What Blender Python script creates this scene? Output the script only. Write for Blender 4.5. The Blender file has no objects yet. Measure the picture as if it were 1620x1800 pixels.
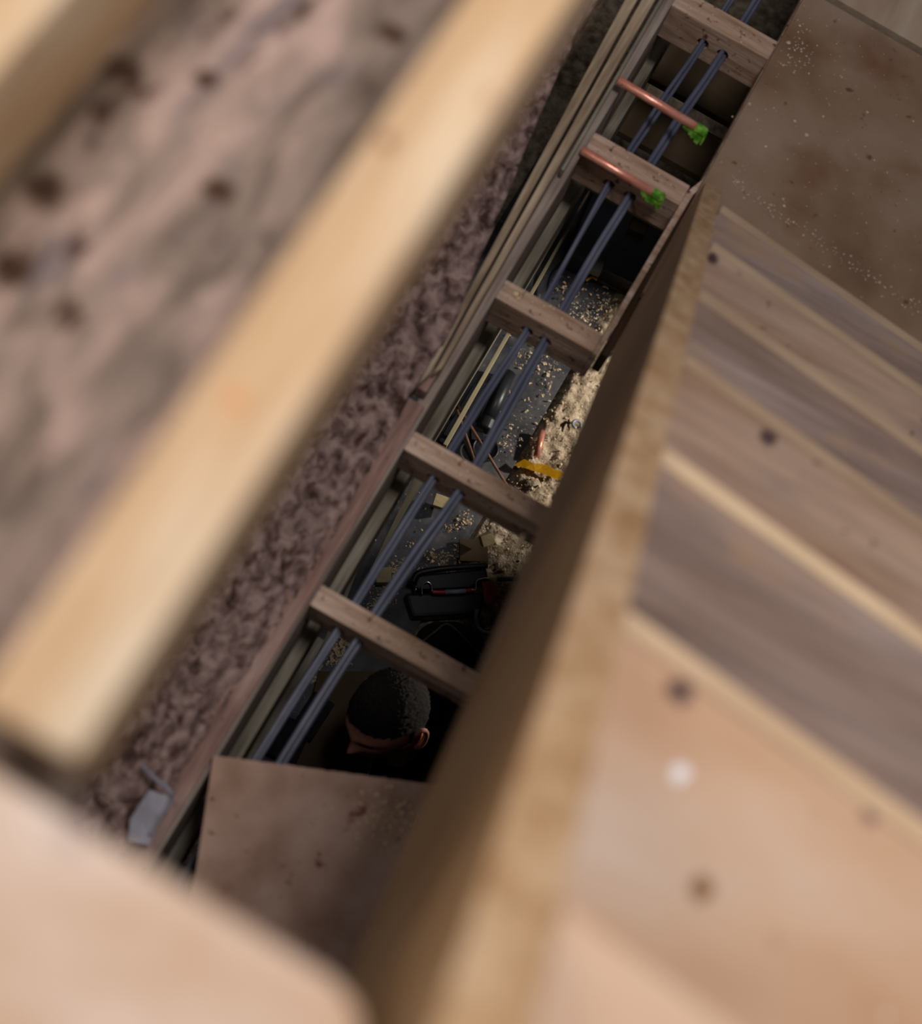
import bpy, bmesh, math, random
from mathutils import Vector, Matrix, noise
random.seed(7)
C = bpy.context.scene.collection
S = bpy.context.scene
# ------------------------------------------------------------------ camera
H = 1.95; F = 2200.0
Dn = Vector((396-810, 1652-900, F)).normalized()
Yc = Vector((3600-810, -4000-900, F)); Yc = (Yc - Yc.dot(Dn)*Dn).normalized()
Zc = -Dn; Xc = Yc.cross(Zc)
cd = bpy.data.cameras.new('camera'); cam = bpy.data.objects.new('camera', cd); C.objects.link(cam)
right = Vector((Xc[0], Yc[0], Zc[0])); up = -Vector((Xc[1], Yc[1], Zc[1])); back = -Vector((Xc[2], Yc[2], Zc[2]))
M = Matrix((right, up, back)).transposed().to_4x4(); M.translation = (0, 0, H)
cam.matrix_world = M
cd.sensor_width = 36; cd.sensor_fit = 'HORIZONTAL'; cd.lens = 36*F/1620
cd.clip_start = 0.02; cd.clip_end = 50
cd.dof.use_dof = True; cd.dof.focus_distance = 3.0; cd.dof.aperture_fstop = 2.3
S.camera = cam
# ------------------------------------------------------------------ light and exposure
S.view_settings.view_transform = 'Standard'; S.view_settings.look = 'None'
S.view_settings.gamma = 1; S.view_settings.use_curve_mapping = False
S.view_settings.exposure = 0.0
wd = bpy.data.worlds.new('World'); S.world = wd; wd.use_nodes = True
wd.node_tree.nodes['Background'].inputs[0].default_value = (0.95, 0.93, 1.0, 1)
wd.node_tree.nodes['Background'].inputs[1].default_value = 0.13
def area(name, loc, target, size, power, col):
    l = bpy.data.lights.new(name, 'AREA'); l.size = size; l.energy = power; l.color = col
    o = bpy.data.objects.new(name, l); C.objects.link(o); o.location = loc
    o.rotation_euler = (Vector(target)-Vector(loc)).to_track_quat('-Z', 'Y').to_euler(); return o
area('landing_ceiling_light', (0.24, 0.75, 3.15), (0.0, 0.7, 0.3), 0.55, 40, (1.0, 0.96, 0.95))
area('left_warm_fill', (-1.15, 0.25, 2.35), (0.1, 0.25, 0.9), 0.9, 11, (1.0, 0.86, 0.68))  # unseen warm fill, added to brighten string and beam from the left
def spot(name, loc, target, power, ang, col, r=0.02, blend=.6):
    l = bpy.data.lights.new(name, 'SPOT'); l.energy = power; l.color = col; l.spot_size = math.radians(ang); l.spot_blend = blend; l.shadow_soft_size = r
    o = bpy.data.objects.new(name, l); C.objects.link(o); o.location = loc
    o.rotation_euler = (Vector(target)-Vector(loc)).to_track_quat('-Z', 'Y').to_euler(); return o
spot('crawlspace_work_lamp', (1.0, 2.05, -0.42), (0.07, 1.60, -1.15), 88, 40, (1.0, 0.93, 0.82))
spot('head_rim_spot', (0.70, 1.35, -0.72), (0.09, 0.56, -0.60), 20, 16, (1.0, 0.88, 0.76))  # unseen narrow spot, added to give the person's head a lit rim

# ------------------------------------------------------------------ helpers
def P(px, py, z=0.0):
    """point of the level z seen at a place of the photograph"""
    r = Vector((px-810, py-900, F))/F
    w = Vector((r.dot(Xc), r.dot(Yc), r.dot(Zc))); t = (z-H)/w.z
    return Vector((w.x*t, w.y*t, z))
def link(name, me, m=None, parent=None):
    o = bpy.data.objects.new(name, me); C.objects.link(o)
    if m: me.materials.append(m)
    if parent: o.parent = parent
    return o
def obj(name, bm, m, parent=None, smooth=False, recenter=True):
    bmesh.ops.recalc_face_normals(bm, faces=bm.faces)
    c = Vector((0, 0, 0))
    if parent is not None: c = parent.location.copy()
    elif recenter and len(bm.verts):
        c = sum((v.co for v in bm.verts), Vector())/len(bm.verts)
    for v in bm.verts: v.co -= c
    me = bpy.data.meshes.new(name); bm.to_mesh(me); bm.free()
    if smooth:
        for p in me.polygons: p.use_smooth = True
    o = link(name, me, m, parent)
    if parent is None: o.location = c
    else: o.location = (0, 0, 0)
    return o
def sub(name, bm, m, root, parent, smooth=False):
    """a piece of a part: coordinates in world, root is the thing"""
    c = root.location
    bmesh.ops.recalc_face_normals(bm, faces=bm.faces)
    for v in bm.verts: v.co -= c
    me = bpy.data.meshes.new(name); bm.to_mesh(me); bm.free()
    if smooth:
        for p in me.polygons: p.use_smooth = True
    return link(name, me, m, parent)
def tag(o, label=None, cat=None, group=None, kind=None):
    if label: o['label'] = label
    if cat: o['category'] = cat
    if group: o['group'] = group
    if kind: o['kind'] = kind
    return o
def thing(name, loc, label, cat, group=None):
    o = bpy.data.objects.new(name, None); C.objects.link(o); o.location = loc; o.empty_display_size = .05
    return tag(o, label, cat, group)
def bev(bm, w, seg=2):
    if w > 0: bmesh.ops.bevel(bm, geom=list(bm.edges), offset=w, segments=seg, profile=.6, affect='EDGES', clamp_overlap=True)
def prism(bm, poly, dz, b=0.0):
    """poly: top outline (world points), thickness dz downward"""
    top = [bm.verts.new(p) for p in poly]; bot = [bm.verts.new(Vector(p)-Vector((0, 0, dz))) for p in poly]
    bm.faces.new(top); bm.faces.new(bot[::-1]); n = len(poly)
    for i in range(n): bm.faces.new((top[i], bot[i], bot[(i+1) % n], top[(i+1) % n]))
    bmesh.ops.recalc_face_normals(bm, faces=bm.faces)
    bev(bm, b)
    return bm
def slab(poly, dz, b=0.0): return prism(bmesh.new(), [Vector(p) for p in poly], dz, b)
def box(x0, x1, y0, y1, z0, z1, b=0.0):
    return slab([(x0, y0, z1), (x1, y0, z1), (x1, y1, z1), (x0, y1, z1)], z1-z0, b)
def sideprism(poly, x0, x1, b=0.0):
    """poly of (y,z) extruded from x0 to x1"""
    bm = bmesh.new()
    a = [bm.verts.new((x0, y, z)) for y, z in poly]; c = [bm.verts.new((x1, y, z)) for y, z in poly]; n = len(poly)
    bm.faces.new(a); bm.faces.new(c[::-1])
    for i in range(n): bm.faces.new((a[i], c[i], c[(i+1) % n], a[(i+1) % n]))
    bmesh.ops.recalc_face_normals(bm, faces=bm.faces); bev(bm, b); return bm
def tube(bm, pts, r, seg=10, caps=True):
    pts = [Vector(p) for p in pts]; rings = []
    rs = r if isinstance(r, (list, tuple)) else [r]*len(pts)
    prev = None
    for i, p in enumerate(pts):
        d = (pts[min(i+1, len(pts)-1)]-pts[max(i-1, 0)]).normalized()
        if prev is None:
            a = Vector((0, 0, 1)) if abs(d.z) < .9 else Vector((1, 0, 0)); u = d.cross(a).normalized()
        else: u = (prev-prev.dot(d)*d).normalized()
        prev = u; v = d.cross(u)
        rings.append([bm.verts.new(p+rs[i]*(math.cos(2*math.pi*k/seg)*u+math.sin(2*math.pi*k/seg)*v)) for k in range(seg)])
    for a, b in zip(rings, rings[1:]):
        for k in range(seg): bm.faces.new((a[k], a[(k+1) % seg], b[(k+1) % seg], b[k]))
    if caps: bm.faces.new(rings[0][::-1]); bm.faces.new(rings[-1])
    return bm
def smoothpts(pts, n=6):
    pts = [Vector(p) for p in pts]; out = []
    for i in range(len(pts)-1):
        p0 = pts[max(i-1, 0)]; p1 = pts[i]; p2 = pts[i+1]; p3 = pts[min(i+2, len(pts)-1)]
        for k in range(n):
            t = k/n
            out.append(.5*((2*p1)+(-p0+p2)*t+(2*p0-5*p1+4*p2-p3)*t*t+(-p0+3*p1-3*p2+p3)*t**3))
    out.append(pts[-1]); return out
def subdiv(bm, cuts, only=None):
    bmesh.ops.subdivide_edges(bm, edges=[e for e in bm.edges if (only is None or only(e))], cuts=cuts, use_grid_fill=True)
# ------------------------------------------------------------------ materials
def mat(name, cols, scale=(8, 8, 8), det=8, rot=(0, 0, 0), rough=.75, bump=.3, bscale=None, spots=None, metal=0.0, dist=.0,
        grain=None, contrast=(.3, .7), spec=.3, bdist=.004, coarse=None):
    m = bpy.data.materials.new(name); m.use_nodes = True; nt = m.node_tree; N = nt.nodes; L = nt.links
    b = N['Principled BSDF']; b.inputs['Roughness'].default_value = rough; b.inputs['Metallic'].default_value = metal
    b.inputs['Specular IOR Level'].default_value = spec
    tc = N.new('ShaderNodeTexCoord'); mp = N.new('ShaderNodeMapping'); L.new(tc.outputs['Object'], mp.inputs[0])
    mp.inputs['Rotation'].default_value = rot
    mp2 = N.new('ShaderNodeMapping'); L.new(mp.outputs[0], mp2.inputs[0]); mp2.inputs['Scale'].default_value = scale
    nz = N.new('ShaderNodeTexNoise'); nz.inputs['Scale'].default_value = 1; nz.inputs['Detail'].default_value = det; nz.inputs['Distortion'].default_value = dist
    L.new(mp2.outputs[0], nz.inputs['Vector'])
    cr = N.new('ShaderNodeValToRGB'); e = cr.color_ramp.elements
    lo, hi = contrast
    e[0].position = lo; e[0].color = (*cols[0], 1); e[1].position = hi; e[1].color = (*cols[-1], 1)
    for i, c in enumerate(cols[1:-1]):
        q = cr.color_ramp.elements.new(lo+(hi-lo)*(i+1)/(len(cols)-1)); q.color = (*c, 1)
    L.new(nz.outputs[0], cr.inputs[0]); out = cr.outputs[0]
    if grain:   # (scale vec, strength): fine streaks
        mg = N.new('ShaderNodeMapping'); L.new(mp.outputs[0], mg.inputs[0]); mg.inputs['Scale'].default_value = grain[0]
        ng = N.new('ShaderNodeTexNoise'); ng.inputs['Scale'].default_value = 1; ng.inputs['Detail'].default_value = 4; L.new(mg.outputs[0], ng.inputs['Vector'])
        rg = N.new('ShaderNodeMapRange'); rg.inputs[1].default_value = .3; rg.inputs[2].default_value = .7; rg.inputs[3].default_value = 1-grain[1]; rg.inputs[4].default_value = 1+grain[1]*.5
        L.new(ng.outputs[0], rg.inputs[0])
        mx = N.new('ShaderNodeMix'); mx.data_type = 'RGBA'; mx.blend_type = 'MULTIPLY'; mx.inputs[0].default_value = 1
        L.new(out, mx.inputs[6]); L.new(rg.outputs[0], mx.inputs[7]); out = mx.outputs[2]
    if spots:   # (scale, threshold, colour, softness)
        for (sc, th, col, soft) in spots:
            ms = N.new('ShaderNodeMapping'); L.new(mp.outputs[0], ms.inputs[0]); ms.inputs['Scale'].default_value = sc if isinstance(sc, tuple) else (sc, sc, sc)
            ns = N.new('ShaderNodeTexNoise'); ns.inputs['Scale'].default_value = 1; ns.inputs['Detail'].default_value = 3; L.new(ms.outputs[0], ns.inputs['Vector'])
            rs = N.new('ShaderNodeMapRange'); rs.inputs[1].default_value = th; rs.inputs[2].default_value = th+soft; L.new(ns.outputs[0], rs.inputs[0])
            mx = N.new('ShaderNodeMix'); mx.data_type = 'RGBA'; L.new(rs.outputs[0], mx.inputs[0]); L.new(out, mx.inputs[6]); mx.inputs[7].default_value = (*col, 1); out = mx.outputs[2]
    L.new(out, b.inputs['Base Color'])
    if bump:
        mb = N.new('ShaderNodeMapping'); L.new(mp.outputs[0], mb.inputs[0]); mb.inputs['Scale'].default_value = bscale or tuple(4*s for s in scale)
        nb = N.new('ShaderNodeTexNoise'); nb.inputs['Scale'].default_value = 1; nb.inputs['Detail'].default_value = 6; L.new(mb.outputs[0], nb.inputs['Vector'])
        bp = N.new('ShaderNodeBump'); bp.inputs['Strength'].default_value = bump; bp.inputs['Distance'].default_value = bdist
        L.new(nb.outputs[0], bp.inputs['Height']); L.new(bp.outputs[0], b.inputs['Normal'])
    return m
def g(*a): return tuple(((x/255)/12.92 if x/255 <= .04045 else ((x/255+.055)/1.055)**2.4) for x in a)
W = {}
W['pine'] = mat('fresh_pine', [g(172, 138, 98), g(184, 154, 120), g(198, 178, 152)], (22, 5, 22), rough=.6, bump=.1, grain=((120, 6, 120), .12), spots=[((30, 18, 30), .66, g(150, 100, 70), .1)])
W['header'] = mat('pale_board', [g(170, 136, 106), g(188, 164, 146), g(202, 186, 176)], (10, 14, 10), rough=.6, bump=.1, spots=[((9, 14, 9), .60, g(132, 116, 118), .14)])
W['old'] = mat('weathered_board', [g(84, 70, 60), g(124, 108, 98), g(162, 138, 128)], (34, 10, 34), rough=.85, bump=.4, dist=.6, spots=[((44, 20, 44), .60, g(66, 44, 34), .1), ((26, 9, 26), .60, g(104, 92, 94), .15)], contrast=(.32, .66))
W['bracket'] = mat('dull_zinc', [g(110, 108, 116), g(140, 138, 148)], (20, 20, 20), rough=.5, metal=.2)
W['joist'] = mat('joist_wood', [g(116, 96, 88), g(150, 134, 124), g(176, 164, 150)], (40, 4, 40), rough=.85, bump=.3, grain=((160, 8, 160), .2))
W['fin'] = mat('pale_board_edge', [g(124, 104, 84), g(160, 140, 116), g(184, 166, 142)], (60, 6, 60), rough=.8, bump=.2, grain=((160, 8, 160), .2))
W['joistgrey'] = mat('grey_joist_wood', [g(92, 84, 72), g(130, 122, 106), g(156, 148, 132)], (40, 5, 40), rough=.85, bump=.3, grain=((160, 8, 160), .25))
W['darkwood'] = mat('dark_wood', [g(60, 42, 30), g(92, 68, 50)], (30, 4, 30), rough=.9, bump=.3)
W['nog'] = mat('blocking_wood', [g(138, 108, 84), g(172, 144, 124), g(200, 176, 160)], (5, 40, 40), rough=.85, bump=.3, grain=((8, 150, 150), .2), spots=[(60, .62, g(84, 62, 54), .08)])
W['crumb'] = mat('rough_mortar', [g(64, 44, 38), g(120, 98, 94), g(160, 136, 130)], (50, 34, 50), rough=.95, bump=.9, bscale=(120, 90, 120), bdist=.008, dist=.5, contrast=(.34, .64))
W['purple'] = mat('reddish_plank', [g(110, 82, 74), g(142, 112, 102), g(166, 140, 130)], (50, 6, 50), rough=.85, bump=.4, grain=((160, 12, 160), .25), spots=[((90, 30, 90), .68, g(50, 34, 30), .05)])
W['ply'] = mat('dusty_ply', [g(104, 78, 58), g(128, 104, 84), g(142, 120, 104)], (4, 4, 4), rough=.8, bump=.25, bscale=(120, 120, 120), spots=[(90, .70, g(190, 168, 148), .04), ((5, 5, 5), .56, g(104, 70, 48), .2), (40, .68, g(92, 68, 52), .06)])
W['ply2'] = mat('pale_ply', [g(150, 128, 108), g(172, 154, 136)], (30, 4, 30), rough=.8, bump=.2)
W['tread'] = mat('tread_wood', [g(136, 106, 84), g(158, 132, 114), g(172, 146, 126)], (3, 16, 16), rough=.8, bump=.2, grain=((5, 90, 90), .2), spots=[((6, 16, 16), .56, g(130, 112, 104), .2), (36, .68, g(100, 76, 70), .06)])
W['treadtop'] = mat('worn_tread_wood', [g(176, 138, 108), g(188, 156, 130), g(194, 172, 154)], (4, 10, 10), rough=.75, bump=.15, spots=[(16, .66, g(160, 120, 84), .1), (30, .73, g(224, 216, 214), .04)])
W['tread2'] = mat('grey_tread_wood', [g(112, 90, 78), g(134, 114, 104), g(148, 130, 122)], (3, 16, 16), rough=.85, bump=.2, grain=((5, 90, 90), .25), spots=[((6, 16, 16), .58, g(150, 122, 98), .15)])
W['nosing'] = mat('worn_nosing', [g(176, 148, 118), g(212, 186, 152)], (5, 30, 30), rough=.7, bump=.1)
W['nosing2'] = mat('dull_nosing', [g(142, 118, 94), g(168, 144, 120)], (5, 30, 30), rough=.7, bump=.1)
R_ = math.atan2(.7529, .8214)
W['string'] = mat('string_wood', [g(146, 112, 78), g(168, 136, 102), g(184, 156, 126)], (34, 4, 34), rot=(-R_, 0, 0), rough=.65, bump=.15, grain=((150, 6, 150), .2), spots=[((30, 14, 30), .66, g(120, 86, 58), .1)])
W['chip'] = mat('chipboard', [g(140, 108, 90), g(166, 136, 120), g(180, 152, 138)], (10, 10, 10), rough=.75, bump=.5, bscale=(150, 150, 150), spots=[(26, .66, g(112, 74, 54), .08), (60, .7, g(98, 68, 52), .05)])
W['soil'] = mat('dry_soil', [g(104, 88, 72), g(160, 142, 120), g(198, 182, 160)], (40, 40, 40), rough=1, bump=1, bscale=(160, 160, 160), bdist=.006)
W['dpm'] = mat('black_membrane', [g(42, 42, 46), g(66, 66, 70), g(90, 88, 90)], (14, 14, 14), rough=.55, bump=.3, bscale=(60, 60, 60), spots=[(90, .66, g(112, 100, 86), .04)])
W['blackp'] = mat('black_plastic', [g(18, 19, 22), g(34, 36, 40)], (12, 12, 12), rough=.4, bump=.1, spec=.4)
W['darkgrey'] = mat('dark_grey_board', [g(96, 94, 90), g(124, 120, 114)], (20, 20, 20), rough=.8)
W['cable'] = mat('blue_grey_conduit', [g(56, 60, 78), g(80, 84, 102), g(104, 106, 122)], (40, 6, 40), rough=.42, bump=.15, spec=.6)
W['copper'] = mat('copper_pipe', [g(190, 104, 80), g(220, 140, 116), g(236, 172, 152)], (20, 60, 60), rough=.32, metal=.5, bump=.15, spots=[(120, .66, g(120, 62, 48), .06)])
W['green'] = mat('green_tape', [g(44, 92, 14), g(88, 146, 34), g(142, 184, 74)], (60, 60, 60), rough=.6, bump=.5)
W['yellow'] = mat('yellow_tape', [g(196, 146, 8), g(226, 178, 20)], (30, 30, 30), rough=.5, bump=.3)
W['paleblock'] = mat('pale_softwood', [g(160, 142, 104), g(190, 172, 132)], (12, 50, 50), rough=.8)
W['strip'] = mat('yellowish_strip', [g(136, 124, 98), g(170, 158, 126)], (60, 6, 60), rough=.7, bump=.1)
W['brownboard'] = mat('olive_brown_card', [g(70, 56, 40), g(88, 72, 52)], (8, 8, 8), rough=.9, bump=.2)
W['shav'] = mat('wood_shavings', [g(150, 118, 84), g(204, 178, 142), g(230, 214, 188)], (200, 200, 200), rough=.9, bump=0)
W['crumbs'] = mat('pale_sawdust_crumbs', [g(160, 140, 126), g(206, 190, 176)], (200, 200, 200), rough=.9, bump=0)
W['steel'] = mat('galvanised_steel', [g(120, 124, 136), g(170, 174, 186)], (20, 20, 20), rough=.45, metal=.15, bump=.1)
W['chrome'] = mat('chrome', [g(190, 190, 195), g(210, 210, 215)], (9, 9, 9), rough=.2, metal=1, bump=0)
W['red'] = mat('red_plastic', [g(150, 26, 34), g(176, 44, 50)], (30, 30, 30), rough=.4, bump=.05, spec=.5)
W['rust'] = mat('rusty_brown_rod', [g(92, 60, 46), g(128, 90, 72)], (50, 50, 50), rough=.6, bump=.2)
W['skin'] = mat('skin', [g(206, 136, 112), g(224, 158, 136)], (30, 30, 30), rough=.6, bump=.1)
W['hair'] = mat('dark_cropped_hair', [g(26, 22, 20), g(56, 50, 46)], (240, 240, 240), rough=.8, bump=1, bscale=(500, 500, 500))
W['cloth'] = mat('black_cloth', [g(22, 24, 26), g(38, 40, 42)], (60, 60, 60), rough=.95, bump=.4)
W['brick'] = mat('dark_block_wall', [g(64, 56, 50), g(88, 78, 70)], (9, 9, 9), rough=.95, bump=.5)
W['seam'] = mat('greenish_piping', [g(80, 92, 72), g(104, 112, 90)], (30, 30, 30), rough=.9)

def knots(m, o, marks):
    """round marks of the wood itself, at fixed places of the board: (point, radius, colour)"""
    m = m.copy(); o.data.materials[0] = m; nt = m.node_tree; N = nt.nodes; L = nt.links; b = N['Principled BSDF']
    tc = N.new('ShaderNodeTexCoord'); nz = N.new('ShaderNodeTexNoise'); nz.inputs['Scale'].default_value = 90; L.new(tc.outputs['Object'], nz.inputs['Vector'])
    out = b.inputs['Base Color'].links[0].from_socket
    for p, rad, col in marks:
        q = p-(o.location if o.parent is None else o.parent.location)
        d = N.new('ShaderNodeVectorMath'); d.operation = 'DISTANCE'; L.new(tc.outputs['Object'], d.inputs[0]); d.inputs[1].default_value = q
        a = N.new('ShaderNodeMath'); a.operation = 'MULTIPLY_ADD'; L.new(nz.outputs[0], a.inputs[0]); a.inputs[1].default_value = -rad; L.new(d.outputs['Value'], a.inputs[2])
        rg = N.new('ShaderNodeMapRange'); rg.inputs[1].default_value = rad*.6; rg.inputs[2].default_value = 0; L.new(a.outputs[0], rg.inputs[0])
        mx = N.new('ShaderNodeMix'); mx.data_type = 'RGBA'; L.new(rg.outputs[0], mx.inputs[0]); L.new(out, mx.inputs[6]); mx.inputs[7].default_value = (*col, 1); out = mx.outputs[2]
    L.new(out, b.inputs['Base Color'])
# ------------------------------------------------------------------ setting: crawl space shell, floors
GZ = -1.15
def soil_h(x, y):
    h = noise.noise(Vector((x*9, y*9, 1)))*.03+noise.noise(Vector((x*30, y*30, 3)))*.016+noise.noise(Vector((x*75, y*75, 5)))*.009+noise.noise(Vector((x*150, y*150, 5)))*.004
    if x < .045: return GZ-.035+min(0, h)
    k = min(1, (x-.045)/.03)
    return GZ-.02*(1-k)+h*k-.004
bm = bmesh.new()
NX, NY = 240, 340; x0, x1, y0, y1 = -.6, .7, .1, 2.6
vs = [[bm.verts.new((x0+(x1-x0)*i/NX, y0+(y1-y0)*j/NY, soil_h(x0+(x1-x0)*i/NX, y0+(y1-y0)*j/NY))) for i in range(NX+1)] for j in range(NY+1)]
for j in range(NY):
    for i in range(NX): bm.faces.new((vs[j][i], vs[j][i+1], vs[j+1][i+1], vs[j+1][i]))
o = obj('floor', bm, W['soil'], smooth=True, recenter=False); tag(o, kind='structure')
o = obj('floor_outer', box(-2.2, 2.2, -1.4, 4.2, GZ-.3, GZ-.09), W['soil'], recenter=False); tag(o, kind='structure')
for nm, b in (('wall_left', (-2.25, -2.15, -1.4, 4.2)), ('wall_right', (2.15, 2.25, -1.4, 4.2)), ('wall_front', (-2.15, 2.15, -1.4, -1.3)), ('wall_back', (-2.15, 2.15, 4.1, 4.2))):
    o = obj(nm, box(*b, GZ-.1, -.16), W['brick'], recenter=False); tag(o, kind='structure')
# suspended floor either side of the open bay (out of sight below the boards)
o = obj('floor_left', box(-2.15, -.45, -1.3, 4.1, -.16, -.01), W['darkwood'], recenter=False); tag(o, kind='structure')
o = obj('floor_right', box(.205, 2.15, -1.3, 4.1, -.16, -.002), W['darkwood'], recenter=False); tag(o, kind='structure')
o = obj('floor_front', box(-.40, .165, -1.3, -.2, -.16, -.01), W['darkwood'], recenter=False); tag(o, kind='structure')

# ------------------------------------------------------------------ joists, timbers and gap filler beside the bay
JX = -.147
o = obj('floor_joist', box(JX-.022, JX, -.6, 3.4, -.2, 0, .002), W['joist']); tag(o, 'long dusty grey joist along the left side of the open bay', 'joist')
o = obj('floor_joist', box(.165, .205, -.6, 3.4, -.2, -.001, .002), W['darkwood']); tag(o, 'dark brown joist hidden mostly under the stair, right end of the near blocks', 'joist')
o = obj('trimmer', slab([(.054, 1.15, 0), (.0640, 1.15, 0), (.0750, 1.56, 0), (.110, 1.66, 0), (.110, 3.4, 0), (.0765, 3.4, 0), (.0765, 1.60, 0), (.0625, 1.56, 0)], .092, .001), W['nog']); tag(o, 'thin brown trimmer board at the right ends of the far blocks', 'board')
bm = box(-.152, -.128, -.5, 3.2, -.34, -.225, .002)
o = obj('sole_plate', bm, W['joistgrey']); tag(o, 'pale grey timber running lower down beneath the left joist', 'timber')
o = obj('gap_filler', slab([(.0668, 1.165, -.012), (.0827, 1.165, -.012), (.0827, 1.62, -.012), (.0775, 1.62, -.012)], .065, .001), W['darkwood']); tag(o, 'dark filler added to close the bright gap between the thin trimmer and the stair string', 'timber')  # added dark piece, keeps bright soil from showing through the gap
# blocks between the joists with drilled holes
cabL = [(-.088, .494), (-.080, .805), (-.069, 1.150), (-.075, 1.521), (-.055, 1.932)]
cabR = [(-.052, .494), (-.029, .805), (-.032, 1.147), (-.028, 1.515), (-.009, 1.920)]
rungs = [(.495, .534), (.809, .848), (1.152, 1.195), (1.522, 1.574), (1.940, 1.993), (2.55, 2.60)]
rlab = ['reddish brown block nearest the chipboard sheet, above the head of the person',
        'brown block second from the chipboard sheet, over the black and red tool',
        'brown block with a pale chip on top, third from the chipboard sheet',
        'dusty brown block lying under the nearer copper pipe',
        'grey dusty block with a white fleck, past both copper pipes',
        'farthest block in the dark end of the bay']
def cyl_obj(p, q, r):
    bm = bmesh.new(); tube(bm, [p, q], r, 20); bmesh.ops.recalc_face_normals(bm, faces=bm.faces)
    me = bpy.data.meshes.new('cut'); bm.to_mesh(me); bm.free(); return link('cut', me)
for i, (ya, yb) in enumerate(rungs[:5]):
    o = obj('blocking', box(JX, (.165, .165, .054, .062, .0765)[i], ya, yb, -.092, 0, .0022), W['nog'])
    cuts = []
    for (cx, cy) in (cabL[i], cabR[i]):
        c = cyl_obj((cx, ya-.03, -.05), (cx, yb+.03, -.05), .0135); cuts.append(c)
        md = o.modifiers.new('b', 'BOOLEAN'); md.object = c; md.operation = 'DIFFERENCE'; md.solver = 'EXACT'
    bpy.context.view_layer.update()
    me = bpy.data.meshes.new_from_object(o.evaluated_get(bpy.context.evaluated_depsgraph_get()))
    o.modifiers.clear(); o.data = me
    for c in cuts: bpy.data.objects.remove(c)
    tag(o, rlab[i], 'block', 'blocks fixed between the two joists')
# fins of timber left of the joist
o = obj('packing_board', slab([(-.250, 2.3, .055), (-.222, 2.3, .055), (-.170, .93, .055), (-.178, .90, .055)], .05, .003), W['fin']); tag(o, 'thin pale board on edge, left one of the pair split by a dark slot', 'board', 'thin boards on edge')
o = obj('packing_board', slab([(-.214, 2.3, .055), (-.184, 2.3, .055), (-.158, .95, .055), (-.166, .93, .055)], .05, .003), W['fin']); tag(o, 'thin pale board on edge, right one of the pair split by a dark slot', 'board', 'thin boards on edge')
o = obj('lath', slab([(-.176, 2.2, .028), (-.169, 2.2, .028), (-.157, 1.44, .028), (-.163, 1.44, .028)], .024, .001), W['joistgrey']); tag(o, 'narrow pale lath at the left ends of the copper pipes', 'lath')
# rough strip and reddish plank
def rough_strip():
    bm = bmesh.new(); ny, nx = 420, 40
    def edge(y): return -.170-.10*max(0, min(1, (y-.98)/.72))**.9 if y > .98 else -.176-.004*math.sin(y*9)-.006*noise.noise(Vector((y*30, 0, 0)))
    top = []
    for j in range(ny+1):
        y = -.45+2.9*j/ny; xe = edge(y)+.006*noise.noise(Vector((0, y*40, 2)))
        z = .03+.075*max(0, min(1, (y-.85)/.10))
        row = []
        for i in range(nx+1):
            x = xe-.30*i/nx
            h = noise.noise(Vector((x*40, y*26, 0)))*.009+noise.noise(Vector((x*110, y*80, 4)))*.006+max(0, noise.noise(Vector((x*60, y*40, 9)))-.25)*-.05
            row.append(bm.verts.new((x, y, z+h-.012)))
        top.append(row)
    for j in range(ny):
        for i in range(nx): bm.faces.new((top[j][i], top[j+1][i], top[j+1][i+1], top[j][i+1]))
    lo = [bm.verts.new((r[0].co.x-.004, r[0].co.y, -.01)) for r in top]
    lf = [bm.verts.new((r[-1].co.x, r[-1].co.y, -.01)) for r in top]
    for j in range(ny):
        bm.faces.new((top[j][0], lo[j], lo[j+1], top[j+1][0])); bm.faces.new((top[j][-1], top[j+1][-1], lf[j+1], lf[j])); bm.faces.new((lo[j], lf[j], lf[j+1], lo[j+1]))
    bm.faces.new(top[0][::-1]+[lo[0], lf[0]][::1]); bm.faces.new(top[-1]+[lf[-1], lo[-1]])
    return bm
o = obj('rough_ledge', rough_strip(), W['crumb'], smooth=True); tag(o, 'rough pitted purplish brown ledge running beside the left joist', 'ledge')
bm = bmesh.new(); pts = []
n = 60
for k in range(n+1):
    y = -.45+1.34*k/n; pts.append((-.152+.001*math.sin(y*20), y, .012))
for k in range(n, -1, -1):
    y = -.45+1.34*k/n; jag = noise.noise(Vector((y*25, 3, 0)))*.004+(-.006 if .2 < y < .24 or .46 < y < .49 or .71 < y < .74 else 0)
    pts.append((-.187+jag, y, .030 if True else 0))
o = obj('ledge_plank', prism(bm, [Vector((p[0], p[1], .014)) for p in pts], .014, 0), W['purple']); tag(o, 'narrow reddish plank between the rough ledge and the left joist', 'plank')
o = obj('broken_block', box(-.185, -.160, .905, .955, .0, .035, .004), W['purple']); tag(o, 'small broken brown block at the notch of the rough ledge', 'block')
# galvanised bracket at the foot of the ledge
t = thing('joist_hanger', P(255, 1440, .035), 'grey metal hanger strap at the lower end of the rough ledge', 'bracket')
zz = .045
bm = slab([P(228, 1440, zz), P(262, 1388, zz), P(300, 1400, zz), P(262, 1486, zz), P(225, 1478, zz)], .004, .0008); obj('plate', bm, W['bracket'], t)
bm = bmesh.new(); tube(bm, smoothpts([P(250, 1345, zz+.01), P(275, 1370, zz+.012), P(300, 1392, zz+.012), P(297, 1412, zz), P(262, 1470, zz)]), .0035, 8); obj('wire_loop', bm, W['bracket'], t, True)

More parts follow.
